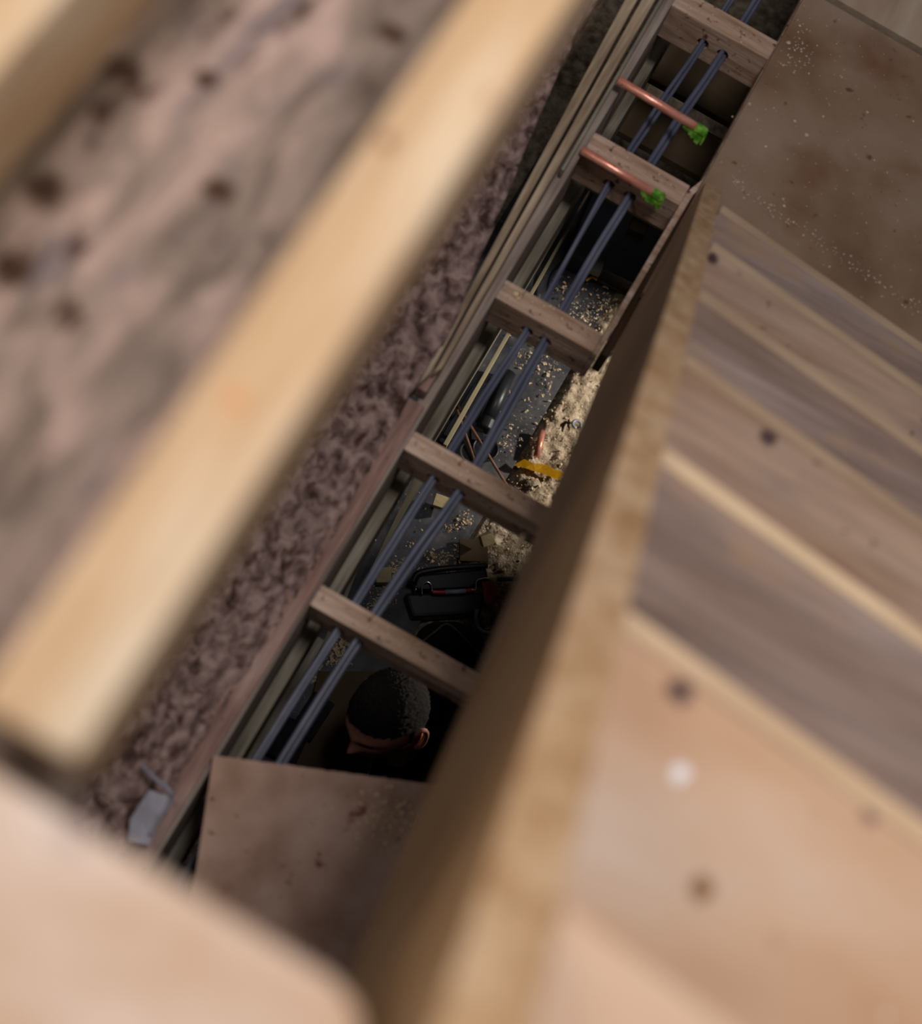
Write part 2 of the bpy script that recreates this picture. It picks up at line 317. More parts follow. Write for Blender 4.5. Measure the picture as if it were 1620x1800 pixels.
# ------------------------------------------------------------------ blue grey conduits through the blocks
def cable(xs, dz=0.0, dx=0.0, ys=-.3, r=.0062, label='', w=.004):
    pts = [(xs[0][0]-.02+dx, ys, -.11+dz), (xs[0][0]-.010+dx, .25, -.07+dz)]
    for i, (x, y) in enumerate(xs):
        pts.append((x+dx, y+.02, -.05+dz))
        if i < len(xs)-1: pts.append(((x+xs[i+1][0])/2+dx+w*random.uniform(-1, 1), (y+xs[i+1][1])/2+.02, -.056+dz))
    pts += [(xs[-1][0]+.01+dx, 2.3, -.06+dz), (xs[-1][0]+.02+dx, 3.0, -.1+dz)]
    bm = bmesh.new(); tube(bm, smoothpts(pts, 8), r, 12)
    o = obj('conduit', bm, W['cable'], smooth=True); tag(o, label, 'conduit', 'conduits threaded through the blocks')
cable(cabL, .0062, -.0025, r=.0042, label='upper of the two thin blue grey conduits threaded nearest the left joist')
cable(cabL, -.0055, .0030, r=.0042, label='lower of the two thin blue grey conduits threaded nearest the left joist')
cable(cabR, .006, -.003, r=.0052, label='upper blue grey conduit of the pair in the middle of the bay')
cable(cabR, -.006, .0045, r=.0052, label='lower blue grey conduit of the pair in the middle of the bay')

# ------------------------------------------------------------------ copper pipes with taped ends
def copper(a, b, label, seed):
    rnd = random.Random(seed)
    a = Vector(a); b = Vector(b); t = thing('copper_pipe', a, label, 'pipe', 'capped copper pipes')
    r = .0085; d = (b-a).normalized()
    bm = bmesh.new(); tube(bm, [a, a+d*.001, b], [r*.9, r, r], 24); obj('pipe', bm, W['copper'], t, True)
    e = b-d*.012; u = Vector((0, 1, 0)); v = Vector((0, 0, 1))
    bm = bmesh.new(); tube(bm, [e, b+d*.008, b+d*.012], [r*1.12, r*1.15, r*.8], 18)
    for vv in bm.verts: vv.co += Vector((rnd.uniform(-1, 1), rnd.uniform(-1, 1), rnd.uniform(-1, 1)))*.0012
    obj('tape_cap', bm, W['green'], t)
    # ragged loose edge of the tape
    bm = bmesh.new(); n = 14; L0 = b-d*.034; L1 = b+d*.014; pr = None
    for k in range(n+1):
        p = L0.lerp(L1, k/n)+Vector((0, -r*.75, -.004)); ln = (.006+.016*(k/n))*rnd.uniform(.5, 1.25)
        q = p+Vector((rnd.uniform(-.003, .003), -ln, -.004*rnd.random())); m_ = p.lerp(q, .5)+Vector((0, 0, rnd.uniform(-.004, .004)))
        cur = [bm.verts.new(p+Vector((0, .006, 0))), bm.verts.new(m_), bm.verts.new(q)]
        if pr:
            for s in (0, 1): bm.faces.new((pr[s], cur[s], cur[s+1], pr[s+1]))
        pr = cur
    bmesh.ops.solidify(bm, geom=list(bm.faces), thickness=.0012)
    obj('tape_tail', bm, W['green'], t)
copper((-.158, 1.679, .034), (.028, 1.672, .034), 'copper pipe with green taped end, the farther one', 3)
copper((-.150, 1.513, .0115), (.018, 1.508, .0115), 'copper pipe with green taped end, lying on a block, the nearer one', 5)

# ------------------------------------------------------------------ deck sheets at the stair foot
zt = .02
o = obj('floor_sheet', slab([(.0785, 1.30, zt), (.0785, 2.132, zt), (1.4, 2.118, zt), (1.4, 1.30, zt)], .02, .0012), W['ply']); tag(o, 'dusty brown plywood sheet at the foot of the stair', 'sheet')
o = obj('floor_sheet', slab([(.092, 2.146, zt+.004), (.092, 3.1, zt+.004), (1.4, 3.1, zt+.004), (1.4, 2.133, zt+.004)], .024, .0015), W['ply2']); tag(o, 'paler grained board beyond the dark seam, top right corner', 'sheet')
# chipboard sheet across the near end of the bay
a, b, c = P(375, 1330, .003), P(750, 1380, .003), P(345, 1530, .003)
bm = bmesh.new(); e1 = (b-a).normalized(); n_ = 60; L = 0.60; pts = []
for k in range(n_+1):
    s = L*k/n_; j = (noise.noise(Vector((s*120, 0, 0)))*.0022 if s > .17 else noise.noise(Vector((s*60, 0, 0)))*.0006)
    p = a+e1*s*.62; pts.append(Vector((p.x, p.y+j, .018)))
pts += [Vector((pts[-1].x+.02, -.5, .018)), Vector((a.x+(c.x-a.x)*4, -.5, .018)), Vector((c.x, c.y, .018))]
# keep it just clear of the stair string
for p in pts: p.x = min(p.x, .30)
o = obj('chipboard_sheet', prism(bm, pts, .018, 0), W['chip']); tag(o, 'brown chipboard sheet with a torn far edge across the near end of the bay', 'sheet')

# ------------------------------------------------------------------ staircase
SX0, SX1 = .083, .1195
st = thing('staircase', (SX0, 1.58, 0), 'dusty wooden stair descending on the right beside the open bay', 'staircase')
k_ = (.8214, .7529); hyp = math.hypot(*k_); ty, tz = k_[0]/hyp, k_[1]/hyp       # going and falling per metre
def sp(s, d=0.0): return (1.5827-ty*s-tz*d, .02+tz*s-ty*d)                           # point up the slope, d below the top edge
S1 = 2.75; dpt = .285
b0 = sp(0, dpt)
s_hit = (dpt*ty-.02+.001)/tz
lowp = sp(s_hit, dpt)
lw = (dpt*ty-.02-.20)/tz*1.0
poly = [sp(0), (sp(0)[0]+.02, -.20), (sp((dpt*ty-.22)/tz, dpt)[0], -.20), sp(S1, dpt), sp(S1)]
bm = sideprism(poly, SX0, SX1, .0025); obj('string', bm, W['string'], st)
def yl(y, x): return y-.115*(x-.12)
yn = [1.415, 1.190, .965, .745, .525, .300]; zn = [.197*k+.0 for k in range(1, 7)]
XR = 1.25
for k in range(6):
    y_, z_ = yn[k], zn[k]; yb = (yn[k+1] if k < 5 else .08)-.03
    m = W['treadtop'] if k >= 5 else (W['tread2'] if k % 2 == 0 else W['tread'])
    bm = slab([(SX1, yb, z_), (XR, yl(yb, XR), z_), (XR, yl(y_-.018, XR), z_), (SX1, y_-.018, z_)], .028, .001)
    tr = obj('tread', bm, m, st)
    if k >= 5:
        tr['label'] = 'worn pale tread'
        knots(m, tr, [(P(1195, 1212, 1.182), .011, g(84, 62, 60)), (P(1195, 1360, 1.182), .007, g(226, 224, 230)), (P(1232, 1562, 1.182), .009, g(130, 96, 66)), (P(1530, 1432, 1.182), .007, g(120, 92, 84))])
    if k == 3: knots(m, tr, [(P(1350, 770, .788), .012, g(70, 50, 50))])
    if k == 1: knots(m, tr, [(P(1252, 455, .394), .012, g(62, 44, 44))])
    nm = W['nosing'] if k >= 4 else W['nosing2']
    bm = slab([(SX1, y_-.018, z_), (XR, yl(y_-.018, XR), z_), (XR, yl(y_, XR), z_), (SX1, y_, z_)], .030, .005)
    sub('nosing', bm, nm, st, tr)
    bm = slab([(SX1, y_-.040, z_-.028), (XR, yl(y_-.040, XR), z_-.028), (XR, yl(y_-.022, XR), z_-.028), (SX1, y_-.022, z_-.028)], .168, 0)
    obj('riser', bm, W['tread'], st)
o = obj('landing_board', slab([(SX1, -1.2, 1.40), (XR, -1.3, 1.40), (XR, yl(.08, XR), 1.40), (SX1, .08, 1.40)], .03, .004), W['treadtop']); tag(o, 'worn pale landing board at the head of the stair', 'board')
# chip stuck to the string
q = sp(1.02)
bm = bmesh.new(); bmesh.ops.create_icosphere(bm, subdivisions=2, radius=1)
for v in bm.verts: v.co = Vector((v.co.x*.004, v.co.y*.014, v.co.z*.008))*(1+.25*noise.noise(v.co*3))
pp = Vector((SX0-.002, .62, .37)); 
for v in bm.verts: v.co += pp
chipo = obj('wood_chip', bm, W['nosing'], smooth=True); tag(chipo, 'pale pinkish wood chip stuck on the side of the stair string', 'chip')

# ------------------------------------------------------------------ upper level timbers close to the camera
o = obj('upper_joist', box(-.137, -.088, .030, 1.2, 1.345, 1.42, .006), W['pine']); tag(o, 'big fresh pine joist, blurred, crossing the left of the picture', 'joist')
knots(W['pine'], o, [(P(680, 250, 1.42), .006, g(120, 80, 56)), (P(415, 705, 1.42), .006, g(190, 130, 80))])
o = obj('upper_joist', box(-.345, -.300, .030, 1.2, 1.345, 1.42, .006), W['pine']); tag(o, 'fresh pine joist in the top left corner', 'joist')
o = obj('soffit_board', box(-.62, -.115, -.0, 1.2, 1.15, 1.172, .002), W['old']); tag(o, 'mottled weathered brown board between the two pine joists', 'board')
knots(W['old'], o, [(P(x, y, 1.172), r_, g(60, 38, 24)) for x, y, r_ in ((362, 140, .011), (215, 125, .016), (385, 335, .014), (80, 335, .018), (22, 470, .018), (690, 60, .013))])
# header board with a rounded corner
bm = bmesh.new(); zz = 1.425
pts = [(-.7, .026, zz), (.045, .0075, zz), (.060, .002, zz), (.068, -.010, zz), (.068, -.5, zz), (-.7, -.5, zz)]
o = obj('landing_edge_board', prism(bm, [Vector(p) for p in pts], .05, .008), W['header']); tag(o, 'pale blurred board edge in the lower left corner, nearest of all', 'board')
# ------------------------------------------------------------------ crawl space: sheets, pipe, tool, offcuts
o = obj('damp_proof_membrane', slab([(-.34, .2, GZ-.002), (.030, .2, GZ-.002), (.034, 1.083, GZ-.002), (.046, 1.365, GZ-.002), (.055, 1.9, GZ-.002), (.05, 2.5, GZ-.002), (-.34, 2.5, GZ-.002)], .006, .001), W['dpm']); tag(o, 'black plastic membrane strip laid on the soil', 'membrane')
def strip(nm, p0, p1, w0, w1, z, dz, m, label):
    a, b = P(*p0, z), P(*p1, z); d = (b-a).normalized(); nrm = Vector((-d.y, d.x, 0))
    o = obj(nm, slab([a-nrm*w0/2, b-nrm*w1/2, b+nrm*w1/2, a+nrm*w0/2], dz, .0008), m); tag(o, label, 'batten', 'thin battens low down on the left of the bay'); return o
strip('batten', (1040, 328), (782, 782), .006, .011, -1.0, .04, W['strip'], 'thin pale yellow batten seen in the lit bays, rightmost of the battens')
strip('batten', (1028, 328), (762, 775), .006, .006, -.93, .02, W['joistgrey'], 'thin grey batten seen in the lit bays, left of the yellow one')
strip('batten', (738, 838), (652, 1004), .022, .005, -.96, .03, W['strip'], 'tapering pale batten over the small pale wood block')
strip('batten', (662, 905), (604, 1056), .009, .009, -.80, .03, W['joistgrey'], 'thin grey batten at the back of the bay with the black and red tool')
strip('batten', (580, 1110), (556, 1168), .010, .010, -.80, .03, W['joistgrey'], 'thin pale batten ending above the shavings near the person')
strip('batten', (560, 1120), (430, 1345), .028, .034, -.60, .04, W['joistgrey'], 'dull grey batten beside the person, under the left joist')
strip('batten', (1192, 60), (1085, 255), .004, .004, -.9, .02, W['strip'], 'hair thin yellowish batten past the copper pipes')
# dark boards across the bay between the last blocks
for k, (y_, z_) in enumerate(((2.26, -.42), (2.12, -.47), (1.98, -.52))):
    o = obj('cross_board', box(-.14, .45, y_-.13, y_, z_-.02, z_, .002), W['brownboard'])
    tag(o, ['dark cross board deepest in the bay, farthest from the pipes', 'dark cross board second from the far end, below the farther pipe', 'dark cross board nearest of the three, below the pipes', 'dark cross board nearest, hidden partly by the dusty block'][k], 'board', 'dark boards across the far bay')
# bay four: grey offcuts, black sheet
def tilted_block(nm, px, z, sx, sy, sz, ang, m, label, cat='offcut', group=None, tilt=0.0):
    c = P(*px, z); bm = box(-sx/2, sx/2, -sy/2, sy/2, -sz/2, sz/2, min(sx, sy, sz)*.06)
    bmesh.ops.rotate(bm, verts=bm.verts, matrix=Matrix.Rotation(ang, 3, 'Z') @ Matrix.Rotation(tilt, 3, 'X'))
    for v in bm.verts: v.co += c
    o = obj(nm, bm, m); tag(o, label, cat, group); return o
tilted_block('grey_offcut', (1050, 452), GZ+.09, .045, .105, .03, .15, W['darkgrey'], 'grey block resting in the shade beneath the nearer copper pipe')
tilted_block('grey_offcut', (1128, 384), GZ+.09, .05, .12, .03, .1, W['brownboard'], 'dark brown block in the deep shade right of the grey one')
tilted_block('black_crate', (1098, 432), GZ+.045, .30, .26, .08, .1, W['blackp'], 'black crate in the shade under the grey block', 'crate')
def flatpatch(nm, pxs, z, m, label, cat, dz=.004, bend=0.0):
    return tag(obj(nm, slab([P(x, y, z) for x, y in pxs], dz, .0006), m), label, cat)
for k, pts in enumerate(([(1001, 452), (1008, 447), (1016, 449)], [(1030, 493), (1040, 487), (1049, 492)])):
    bm = bmesh.new(); tube(bm, smoothpts([P(x, y, GZ+.03) for x, y in pts]), .0035, 6)
    tag(obj('orange_wire', bm, W['yellow'], smooth=True), ['short orange wire, farther one', 'short orange wire, nearer one'][k]+' under the grey block', 'wire', 'orange wire ends')
bm = bmesh.new(); tube(bm, smoothpts([P(x, y, GZ+.02) for x, y in [(962, 522), (966, 490), (982, 466), (1005, 452), (1026, 462), (1045, 488), (1075, 505), (1110, 520)]]), .004, 8)
tag(obj('black_cable', bm, W['blackp'], smooth=True), 'black cable curving over the soil past the third block', 'cable')
# black drain pipe with socket and round cap
a, b = P(894, 655, GZ+.03), P(858, 738, GZ+.03); d = (b-a).normalized()
t = thing('drain_pipe', a, 'black plastic drain pipe lying on the membrane', 'pipe')
bm = bmesh.new(); tube(bm, [a, a+d*.0008, a.lerp(b, .5), b], [.018, .020, .020, .020], 24, caps=True); obj('pipe', bm, W['blackp'], t, True)
bm = bmesh.new(); tube(bm, [b-d*.002, b+d*.004, b+d*.03, b+d*.034], [.021, .025, .025, .022], 24); obj('socket', bm, W['blackp'], t)
a2 = P(866, 668, GZ+.012); b2 = P(832, 742, GZ+.012)
bm = bmesh.new(); tube(bm, [a2, b2], .012, 16); tag(obj('black_tube', bm, W['blackp'], smooth=True), 'thinner black tube left of the drain pipe', 'pipe')
c = P(852, 790, GZ+.014); t = thing('round_cap', c, 'round black plastic cap below the drain pipe', 'tub')  # loose round cap made of a rim and a disc
bm = bmesh.new(); tube(bm, [c+Vector((.034*math.cos(a_*math.pi/12), .034*math.sin(a_*math.pi/12), .006)) for a_ in range(25)], .004, 8, False); obj('rim', bm, W['blackp'], t, True)
bm = bmesh.new(); tube(bm, [c-Vector((0, 0, .012)), c+Vector((0, 0, .0))], .032, 28); obj('disc', bm, W['blackp'], t)
tilted_block('black_clip', (838, 760), GZ+.02, .035, .05, .02, .5, W['blackp'], 'small black clip between the drain pipe and the round cap', 'clip')
tilted_block('black_case', (815, 735), GZ+.02, .05, .20, .03, -.02, W['blackp'], 'long black case beside the yellow batten', 'case')
# rods
for (p0, p1, z0, z1, lab) in (((797, 700), (902, 872), GZ+.12, GZ+.02, 'longer brown rod leaning across the yellow batten'), ((800, 712), (838, 822), GZ+.10, GZ+.015, 'shorter brown rod behind the longer one')):
    bm = bmesh.new(); tube(bm, [P(*p0, z0), P(*p1, z1)], .0042, 8)
    tag(obj('brown_rod', bm, W['rust'], smooth=True), lab, 'rod', 'brown rods')
# copper offcut, yellow tape, ring
bm = bmesh.new(); tube(bm, [P(953, 758, GZ+.025), P(943, 802, GZ+.025)], .0095, 16); tag(obj('copper_offcut', bm, W['copper'], smooth=True), 'short copper pipe offcut on the sunlit soil', 'pipe')
bm = bmesh.new(); ring = [(912, 812, .03), (930, 818, .024), (950, 822, .034), (968, 830, .026), (990, 838, .03)]; pr = None
for i, (x, y, w_) in enumerate(ring):
    p = P(x, y, GZ+.026+.006*math.sin(i*2)); cur = (bm.verts.new(p+Vector((.008, w_/2, 0))), bm.verts.new(p-Vector((.008, w_/2, .003))))
    if pr: bm.faces.new((pr[0], cur[0], cur[1], pr[1]))
    pr = cur
bmesh.ops.solidify(bm, geom=list(bm.faces), thickness=.002)
tag(obj('yellow_tape', bm, W['yellow']), 'crumpled yellow tape on the soil near the copper offcut', 'tape')
c = P(1013, 748, GZ+.006)
bm = bmesh.new(); tube(bm, [c+Vector((.013*math.cos(a_), .013*math.sin(a_), .002*a_)) for a_ in [k*.35 for k in range(15)]], .0042, 8); tag(obj('steel_ring', bm, W['steel'], smooth=True), 'small grey open ring on the soil by the stair', 'ring')
# small pale wooden blocks
tilted_block('wood_block', (673, 1013), GZ+.03, .040, .040, .03, .55, W['paleblock'], 'pale wood offcut next to shavings left of the tool', group='pale wood offcuts')
tilted_block('wood_block', (777, 884), GZ+.03, .046, .034, .02, .2, W['paleblock'], 'pale wood offcut in the shade behind the conduits', group='pale wood offcuts')
t_ = tilted_block('wood_block', (855, 948), GZ+.06, .034, .030, .022, .9, W['paleblock'], 'pale wood offcut on the soil just above the tool', group='pale wood offcuts', tilt=.5)
tilted_block('brown_offcut', (832, 968), GZ+.012, .075, .060, .008, .5, W['brownboard'], 'brown card piece under the pale offcut', 'card')
# black and red tool
c = P(800, 1035, GZ+.05); t = thing('hand_tool', c, 'black and red hand tool with chrome hook under the second block', 'tool')
zt_ = GZ+.075
def TP(x, y, dz=0): return P(x, y, zt_+dz)
bm = bmesh.new(); tube(bm, smoothpts([TP(726, 1024), TP(735, 1008), TP(775, 1000), TP(825, 996), TP(856, 994)]), [.006]*6*4+[.007], 10) if False else tube(bm, smoothpts([TP(726, 1024), TP(735, 1008), TP(775, 1000), TP(825, 996), TP(856, 994)]), .0085, 12); obj('arched_guard', bm, W['blackp'], t, True)
bm = slab([TP(728, 1026, -.012), TP(735, 1010, -.012), TP(855, 998, -.012), TP(858, 1018, -.012), TP(830, 1032, -.012), TP(735, 1036, -.012)], .05, .006); obj('body', bm, W['blackp'], t)
bm = slab([TP(712, 1042, -.03), TP(852, 1040, -.03), TP(846, 1078, -.03), TP(725, 1084, -.03)], .05, .008); obj('lower_body', bm, W['blackp'], t)
bm = bmesh.new(); tube(bm, smoothpts([TP(760, 1040), TP(775, 1041), TP(810, 1039), TP(838, 1037)]), .0055, 10); h = obj('red_handle', bm, W['red'], t, True)
bm = bmesh.new(); tube(bm, [TP(782, 1040.5), TP(800, 1040), TP(818, 1038.8)], .0064, 10); obj('grip_sleeve', bm, W['steel'], t, True)
bm = slab([TP(847, 1022), TP(858, 1022), TP(874, 1030), TP(874, 1048), TP(862, 1062), TP(851, 1060)], .012, .002); obj('red_bracket', bm, W['red'], t)
bm = bmesh.new(); tube(bm, smoothpts([TP(742, 1044), TP(742, 1030), TP(750, 1023), TP(758, 1028), TP(759, 1040)]), .0024, 8); obj('chrome_hook', bm, W['chrome'], t, True)
bm = bmesh.new(); tube(bm, [TP(730, 1042), TP(732, 1027)], .0022, 8); obj('chrome_pin', bm, W['chrome'], t, True)
bm = bmesh.new(); tube(bm, smoothpts([TP(828, 1036, .004), TP(836, 1037, .004), TP(837, 1022, .004), TP(850, 1017, .004), TP(858, 1017, .004)], 4), .0026, 8); obj('chrome_rod', bm, W['chrome'], t, True)
bm = bmesh.new(); tube(bm, [P(874, 1018, GZ+.08), P(940, 1016, GZ+.08)], .0065, 12); tag(obj('grey_tube', bm, W['steel'], smooth=True), 'straight grey metal tube right of the hand tool', 'tube')
bm = bmesh.new(); tube(bm, smoothpts([P(838, 1072, GZ+.1), P(836, 1090, GZ+.1), P(842, 1106, GZ+.1), P(858, 1113, GZ+.1), P(905, 1110, GZ+.1)]), .0055, 12); tag(obj('bent_tube', bm, W['steel'], smooth=True), 'bent silver tube below the hand tool', 'tube')
# dark bundle
c = P(795, 1140, GZ+.14); t = thing('cloth_bag', c, 'dark cloth bag with a greenish seam below the hand tool', 'bag')
bm = bmesh.new(); bmesh.ops.create_uvsphere(bm, u_segments=40, v_segments=24, radius=1)
for v in bm.verts:
    p = v.co.copy(); s = 1+.10*noise.noise(p*2.2)+.04*noise.noise(p*6)
    sx = math.copysign(abs(p.x)**.75, p.x); sy = math.copysign(abs(p.y)**.75, p.y)
    v.co = c+Matrix.Rotation(.35, 3, 'Z') @ Vector((sx*.085*s, sy*.075*s, -.05+p.z*.09*s*(1-.3*abs(p.x))))
obj('body', bm, W['cloth'], t, True)
bm = bmesh.new(); tube(bm, smoothpts([P(742, 1128, GZ+.17), P(765, 1110, GZ+.19), P(786, 1097, GZ+.195), P(812, 1118, GZ+.19), P(845, 1152, GZ+.17)]), .003, 8); obj('seam', bm, W['seam'], t, True)
# brown board by the head, dark boxes by conduit foot
o = flatpatch('brown_board', [(560, 1180), (660, 1180), (640, 1420), (500, 1420)], GZ+.025, W['brownboard'], 'olive brown board lying behind the face of the person', 'board', .012)
tilted_block('black_box', (548, 1262), GZ+.02, .06, .11, .05, -.05, W['cloth'], 'black box on the ground beside the brown board', 'box')
tilted_block('black_box', (500, 1300), GZ+.02, .10, .10, .06, .1, W['cloth'], 'black box without lid under the lower ends of the conduits', 'box')
bm = bmesh.new(); cc = P(452, 1320, -.75); tube(bm, [cc+Vector((.014*math.cos(k*.5), .018*math.sin(k*.5), 0)) for k in range(11)], .004, 8); tag(obj('wire_clip', bm, W['chrome'], smooth=True), 'small bright wire clip at the edge of the chipboard sheet', 'clip')

# ------------------------------------------------------------------ shavings and crumbs (uncountable)
def flakes(bm, n, pos, smin, smax, rnd):
    for _ in range(n):
        c, r = pos(rnd); s = smin+(smax-smin)*rnd.random()**2.5*(2.0 if rnd.random() < .06 else 1); a = rnd.uniform(0, 6.28)
        u = Vector((math.cos(a), math.sin(a), rnd.uniform(-.5, .5))).normalized()*s; v = Vector((-math.sin(a), math.cos(a), rnd.uniform(-.4, .4))).normalized()*s*rnd.uniform(.25, .6)
        up_ = Vector((0, 0, s*rnd.uniform(.2, .6)))
        p = [c-u-v, c-v+up_, c+u-v, c+u+v, c+v+up_, c-u+v]; q = [bm.verts.new(x) for x in p]
        bm.faces.new((q[0], q[1], q[4], q[5])); bm.faces.new((q[1], q[2], q[3], q[4]))
def cluster(px, py, rx, ry, z): return lambda rnd: (P(px+rnd.gauss(0, rx), py+rnd.gauss(0, ry), z)+Vector((0, 0, rnd.random()*.006)), 0)
rnd = random.Random(11)
bm = bmesh.new(); gz = GZ+.002
for (px, py, rx, ry, n) in [(955, 645, 26, 14, 130), (935, 628, 18, 12, 60), (960, 685, 12, 20, 60), (925, 735, 25, 25, 70), (890, 780, 12, 10, 50), (895, 760, 30, 40, 60), (905, 610, 8, 20, 20),
        (815, 915, 8, 8, 45), (793, 928, 12, 4, 40), (772, 980, 12, 6, 90), (797, 965, 6, 8, 30), (760, 1000, 30, 12, 50), (730, 930, 30, 40, 40), (695, 1005, 8, 12, 150), (672, 1045, 12, 14, 120), (655, 1065, 8, 8, 60),
        (597, 1140, 9, 14, 220), (590, 1160, 10, 8, 80), (560, 1192, 8, 6, 90), (1000, 520, 12, 14, 120), (1040, 535, 22, 14, 260), (1025, 555, 14, 8, 140), (1080, 490, 16, 10, 90), (985, 505, 10, 10, 60), (1065, 530, 12, 8, 60)]:
    flakes(bm, int(n*(.42 if px > 960 and py < 600 else .7 if px > 870 else 1)), cluster(px, py, rx, ry, gz+(.01 if px > 980 and py > 470 else 0)), .0010, .0050, rnd)
o = obj('wood_shavings', bm, W['shav'], recenter=False); tag(o, 'loose wood shavings strewn over the membrane and soil', 'shavings', kind='stuff')
bm = bmesh.new()
flakes(bm, 900, lambda r: ((lambda x, y: Vector((x, y, soil_h(x, y)+.003)))(r.uniform(.05, .2), r.uniform(.85, 2.0)), 0), .0015, .0045, rnd)
o = obj('soil_crumbs', bm, W['shav'], recenter=False); tag(o, 'wood crumbs scattered over the sunlit dry soil', 'shavings', kind='stuff')
bm = bmesh.new()
def crumb(bm, c, s):
    r = bmesh.ops.create_icosphere(bm, subdivisions=1, radius=s)
    for v in r['verts']: v.co = Vector((v.co.x*rnd.uniform(.7, 1.4), v.co.y*rnd.uniform(.7, 1.4), v.co.z*.6))+c
def deckp(px, py): p = P(px, py, .021); return p
for (px, py, s) in [(1417, 237, .0045), (1345, 258, .003), (1307, 58, .003), (1385, 75, .0045), (1405, 45, .0025), (1413, 85, .002), (1470, 77, .002), (1360, 190, .002), (1345, 192, .0018), (1376, 350, .003), (1378, 362, .003), (1520, 258, .002), (1287, 205, .002), (1317, 183, .004)]:
    crumb(bm, deckp(px, py), s)
for _ in range(170):
    t_ = rnd.random(); crumb(bm, Vector((.12+.6*t_, 1.60-.115*.6*t_+rnd.gauss(0, .008)+.015, .021)), rnd.uniform(.0007, .0022))
for _ in range(120): crumb(bm, Vector((rnd.uniform(.085, .45), rnd.uniform(1.62, 2.13), .021)), rnd.uniform(.0005, .0013))
for _ in range(60): crumb(bm, Vector((.1+abs(rnd.gauss(0, .03)), rnd.gauss(1.97, .03), .021)), rnd.uniform(.0008, .0022))
o = obj('sawdust_crumbs', bm, W['crumbs'], recenter=False); tag(o, 'pale sawdust crumbs on the brown plywood sheet', 'sawdust', kind='stuff')
bm = bmesh.new()
for (x, y, s) in [(-.118, 1.175, .006), (-.11, 1.172, .004), (-.12, .828, .004), (-.085, 1.178, .002)]: crumb(bm, Vector((x, y, .003)), s)
for r_ in rungs[:5]:
    for _ in range(40): crumb(bm, Vector((rnd.uniform(-.14, .06), rnd.uniform(r_[0]+.003, r_[1]-.003), .001)), rnd.uniform(.0006, .0018))
for k in range(260):
    u = rnd.gauss(0, 1); px, py = 690+rnd.gauss(0, 34), 1440+rnd.gauss(0, 34)
    if py < 1376+(px-700)*.12: continue
    flakes(bm, 1, lambda r_: (P(px, py, .0195), 0), .001, .004, rnd)
o = obj('block_sawdust', bm, W['shav'], recenter=False); tag(o, 'sawdust specks and splinters on the blocks and the chipboard sheet', 'sawdust', kind='stuff')

# ------------------------------------------------------------------ person kneeling in the crawl space
HC = P(682, 1256, -.66)
per = thing('person', (HC.x+.1, HC.y, GZ), 'person with dark cropped hair and black clothing kneeling under the first block', 'person')
Uc = Vector((.06, -.66, -.75)).normalized(); Fc = Vector((-.66, .52, -.40)); Fc = (Fc-Fc.dot(Uc)*Uc).normalized()
def c2w(v): return Vector((v.dot(Xc), v.dot(Yc), v.dot(Zc)))
HU, HF = c2w(Uc).normalized(), c2w(Fc).normalized(); HS = HF.cross(HU).normalized()   # up, forward, right side
def hw(x, y, z): return HC+HS*x+HF*y+HU*z
def headshape(d, hair=0.0):
    x, y, z = d
    r = Vector((x*.074, y*.094, z*.115))
    if z < 0: r.x *= 1-.30*(-z)**1.3; r.y *= 1-.10*(-z); 
    if z < -.1 and y < 0: r.y *= 1-.35*min(1, (-z-.1)*1.4)
    if y > .2 and z < .35: r.y += .006*math.exp(-((z+.8)/.2)**2)
    if y > .5:
        r.y += .024*math.exp(-(x/.16)**2)*math.exp(-((z+.24)/.13)**2)           # nose
        r.y += .012*math.exp(-(x/.12)**2)*math.exp(-((z+.05)/.15)**2)
        r.y += .007*math.exp(-((z-.14)/.09)**2)                                   # brow
        r.y -= .011*math.exp(-((abs(x)-.38)/.17)**2)*math.exp(-((z+.0)/.09)**2)   # sockets
        r.y += .007*math.exp(-(x/.26)**2)*math.exp(-((z+.50)/.05)**2)             # lips
        r.y += .006*math.exp(-(x/.26)**2)*math.exp(-((z+.60)/.05)**2)
        r.y += .010*math.exp(-(x/.3)**2)*math.exp(-((z+.85)/.12)**2)              # chin
    return r
# continuous body grown over a skeleton, head sphere joined into the same mesh
joints = {}
neck0 = hw(0, -.030, -.085); neck1 = HC+Vector((.065, -.01, -.20)); 
ch = neck1+Vector((.13, -.01, -.10)); pel = Vector((HC.x+.50, HC.y-.03, GZ+.20))
ch.z = max(ch.z, GZ+.22)
chain = [(pel, .135), (pel.lerp(ch, .5)+Vector((0, 0, .03)), .13), (ch, .145), (neck1, .062), (neck0, .054), (HC-HU*.02, .045)]
bmk = bmesh.new(); V = [bmk.verts.new(p) for p, r in chain]; R = [r for p, r in chain]
for a_, b_ in zip(V, V[1:]): bmk.edges.new((a_, b_))
def limb(root, pts):
    prev = root
    for p, r in pts:
        v = bmk.verts.new(p); R.append(r); V.append(v); bmk.edges.new((prev, v)); prev = v
    return prev
hands = []
for s, tgt in ((1, Vector((HC.x+.17, HC.y+.07, GZ+.05))), (-1, Vector((HC.x+.10, HC.y-.28, GZ+.05)))):
    sh = neck1+Vector((.07, .17*s, -.055)); el = sh.lerp(tgt, .5)+Vector((.06, .05*s, .02))
    wr = tgt+Vector((.05, 0, .02))
    wv = limb(V[2], [(sh, .062), (el, .045), (wr, .027), (tgt, .030)]); hands.append((tgt, (tgt-wr).normalized(), s, wv))
for s in (1, -1):
    hp = pel+Vector((0, .10*s, -.02)); kn = Vector((pel.x-.22, pel.y+.16*s, GZ+.075)); an = Vector((pel.x+.2, pel.y+.14*s, GZ+.06)); toe = an+Vector((.12, 0, -.01))
    limb(V[0], [(hp, .10), (kn, .068), (an, .045), (toe, .035)])
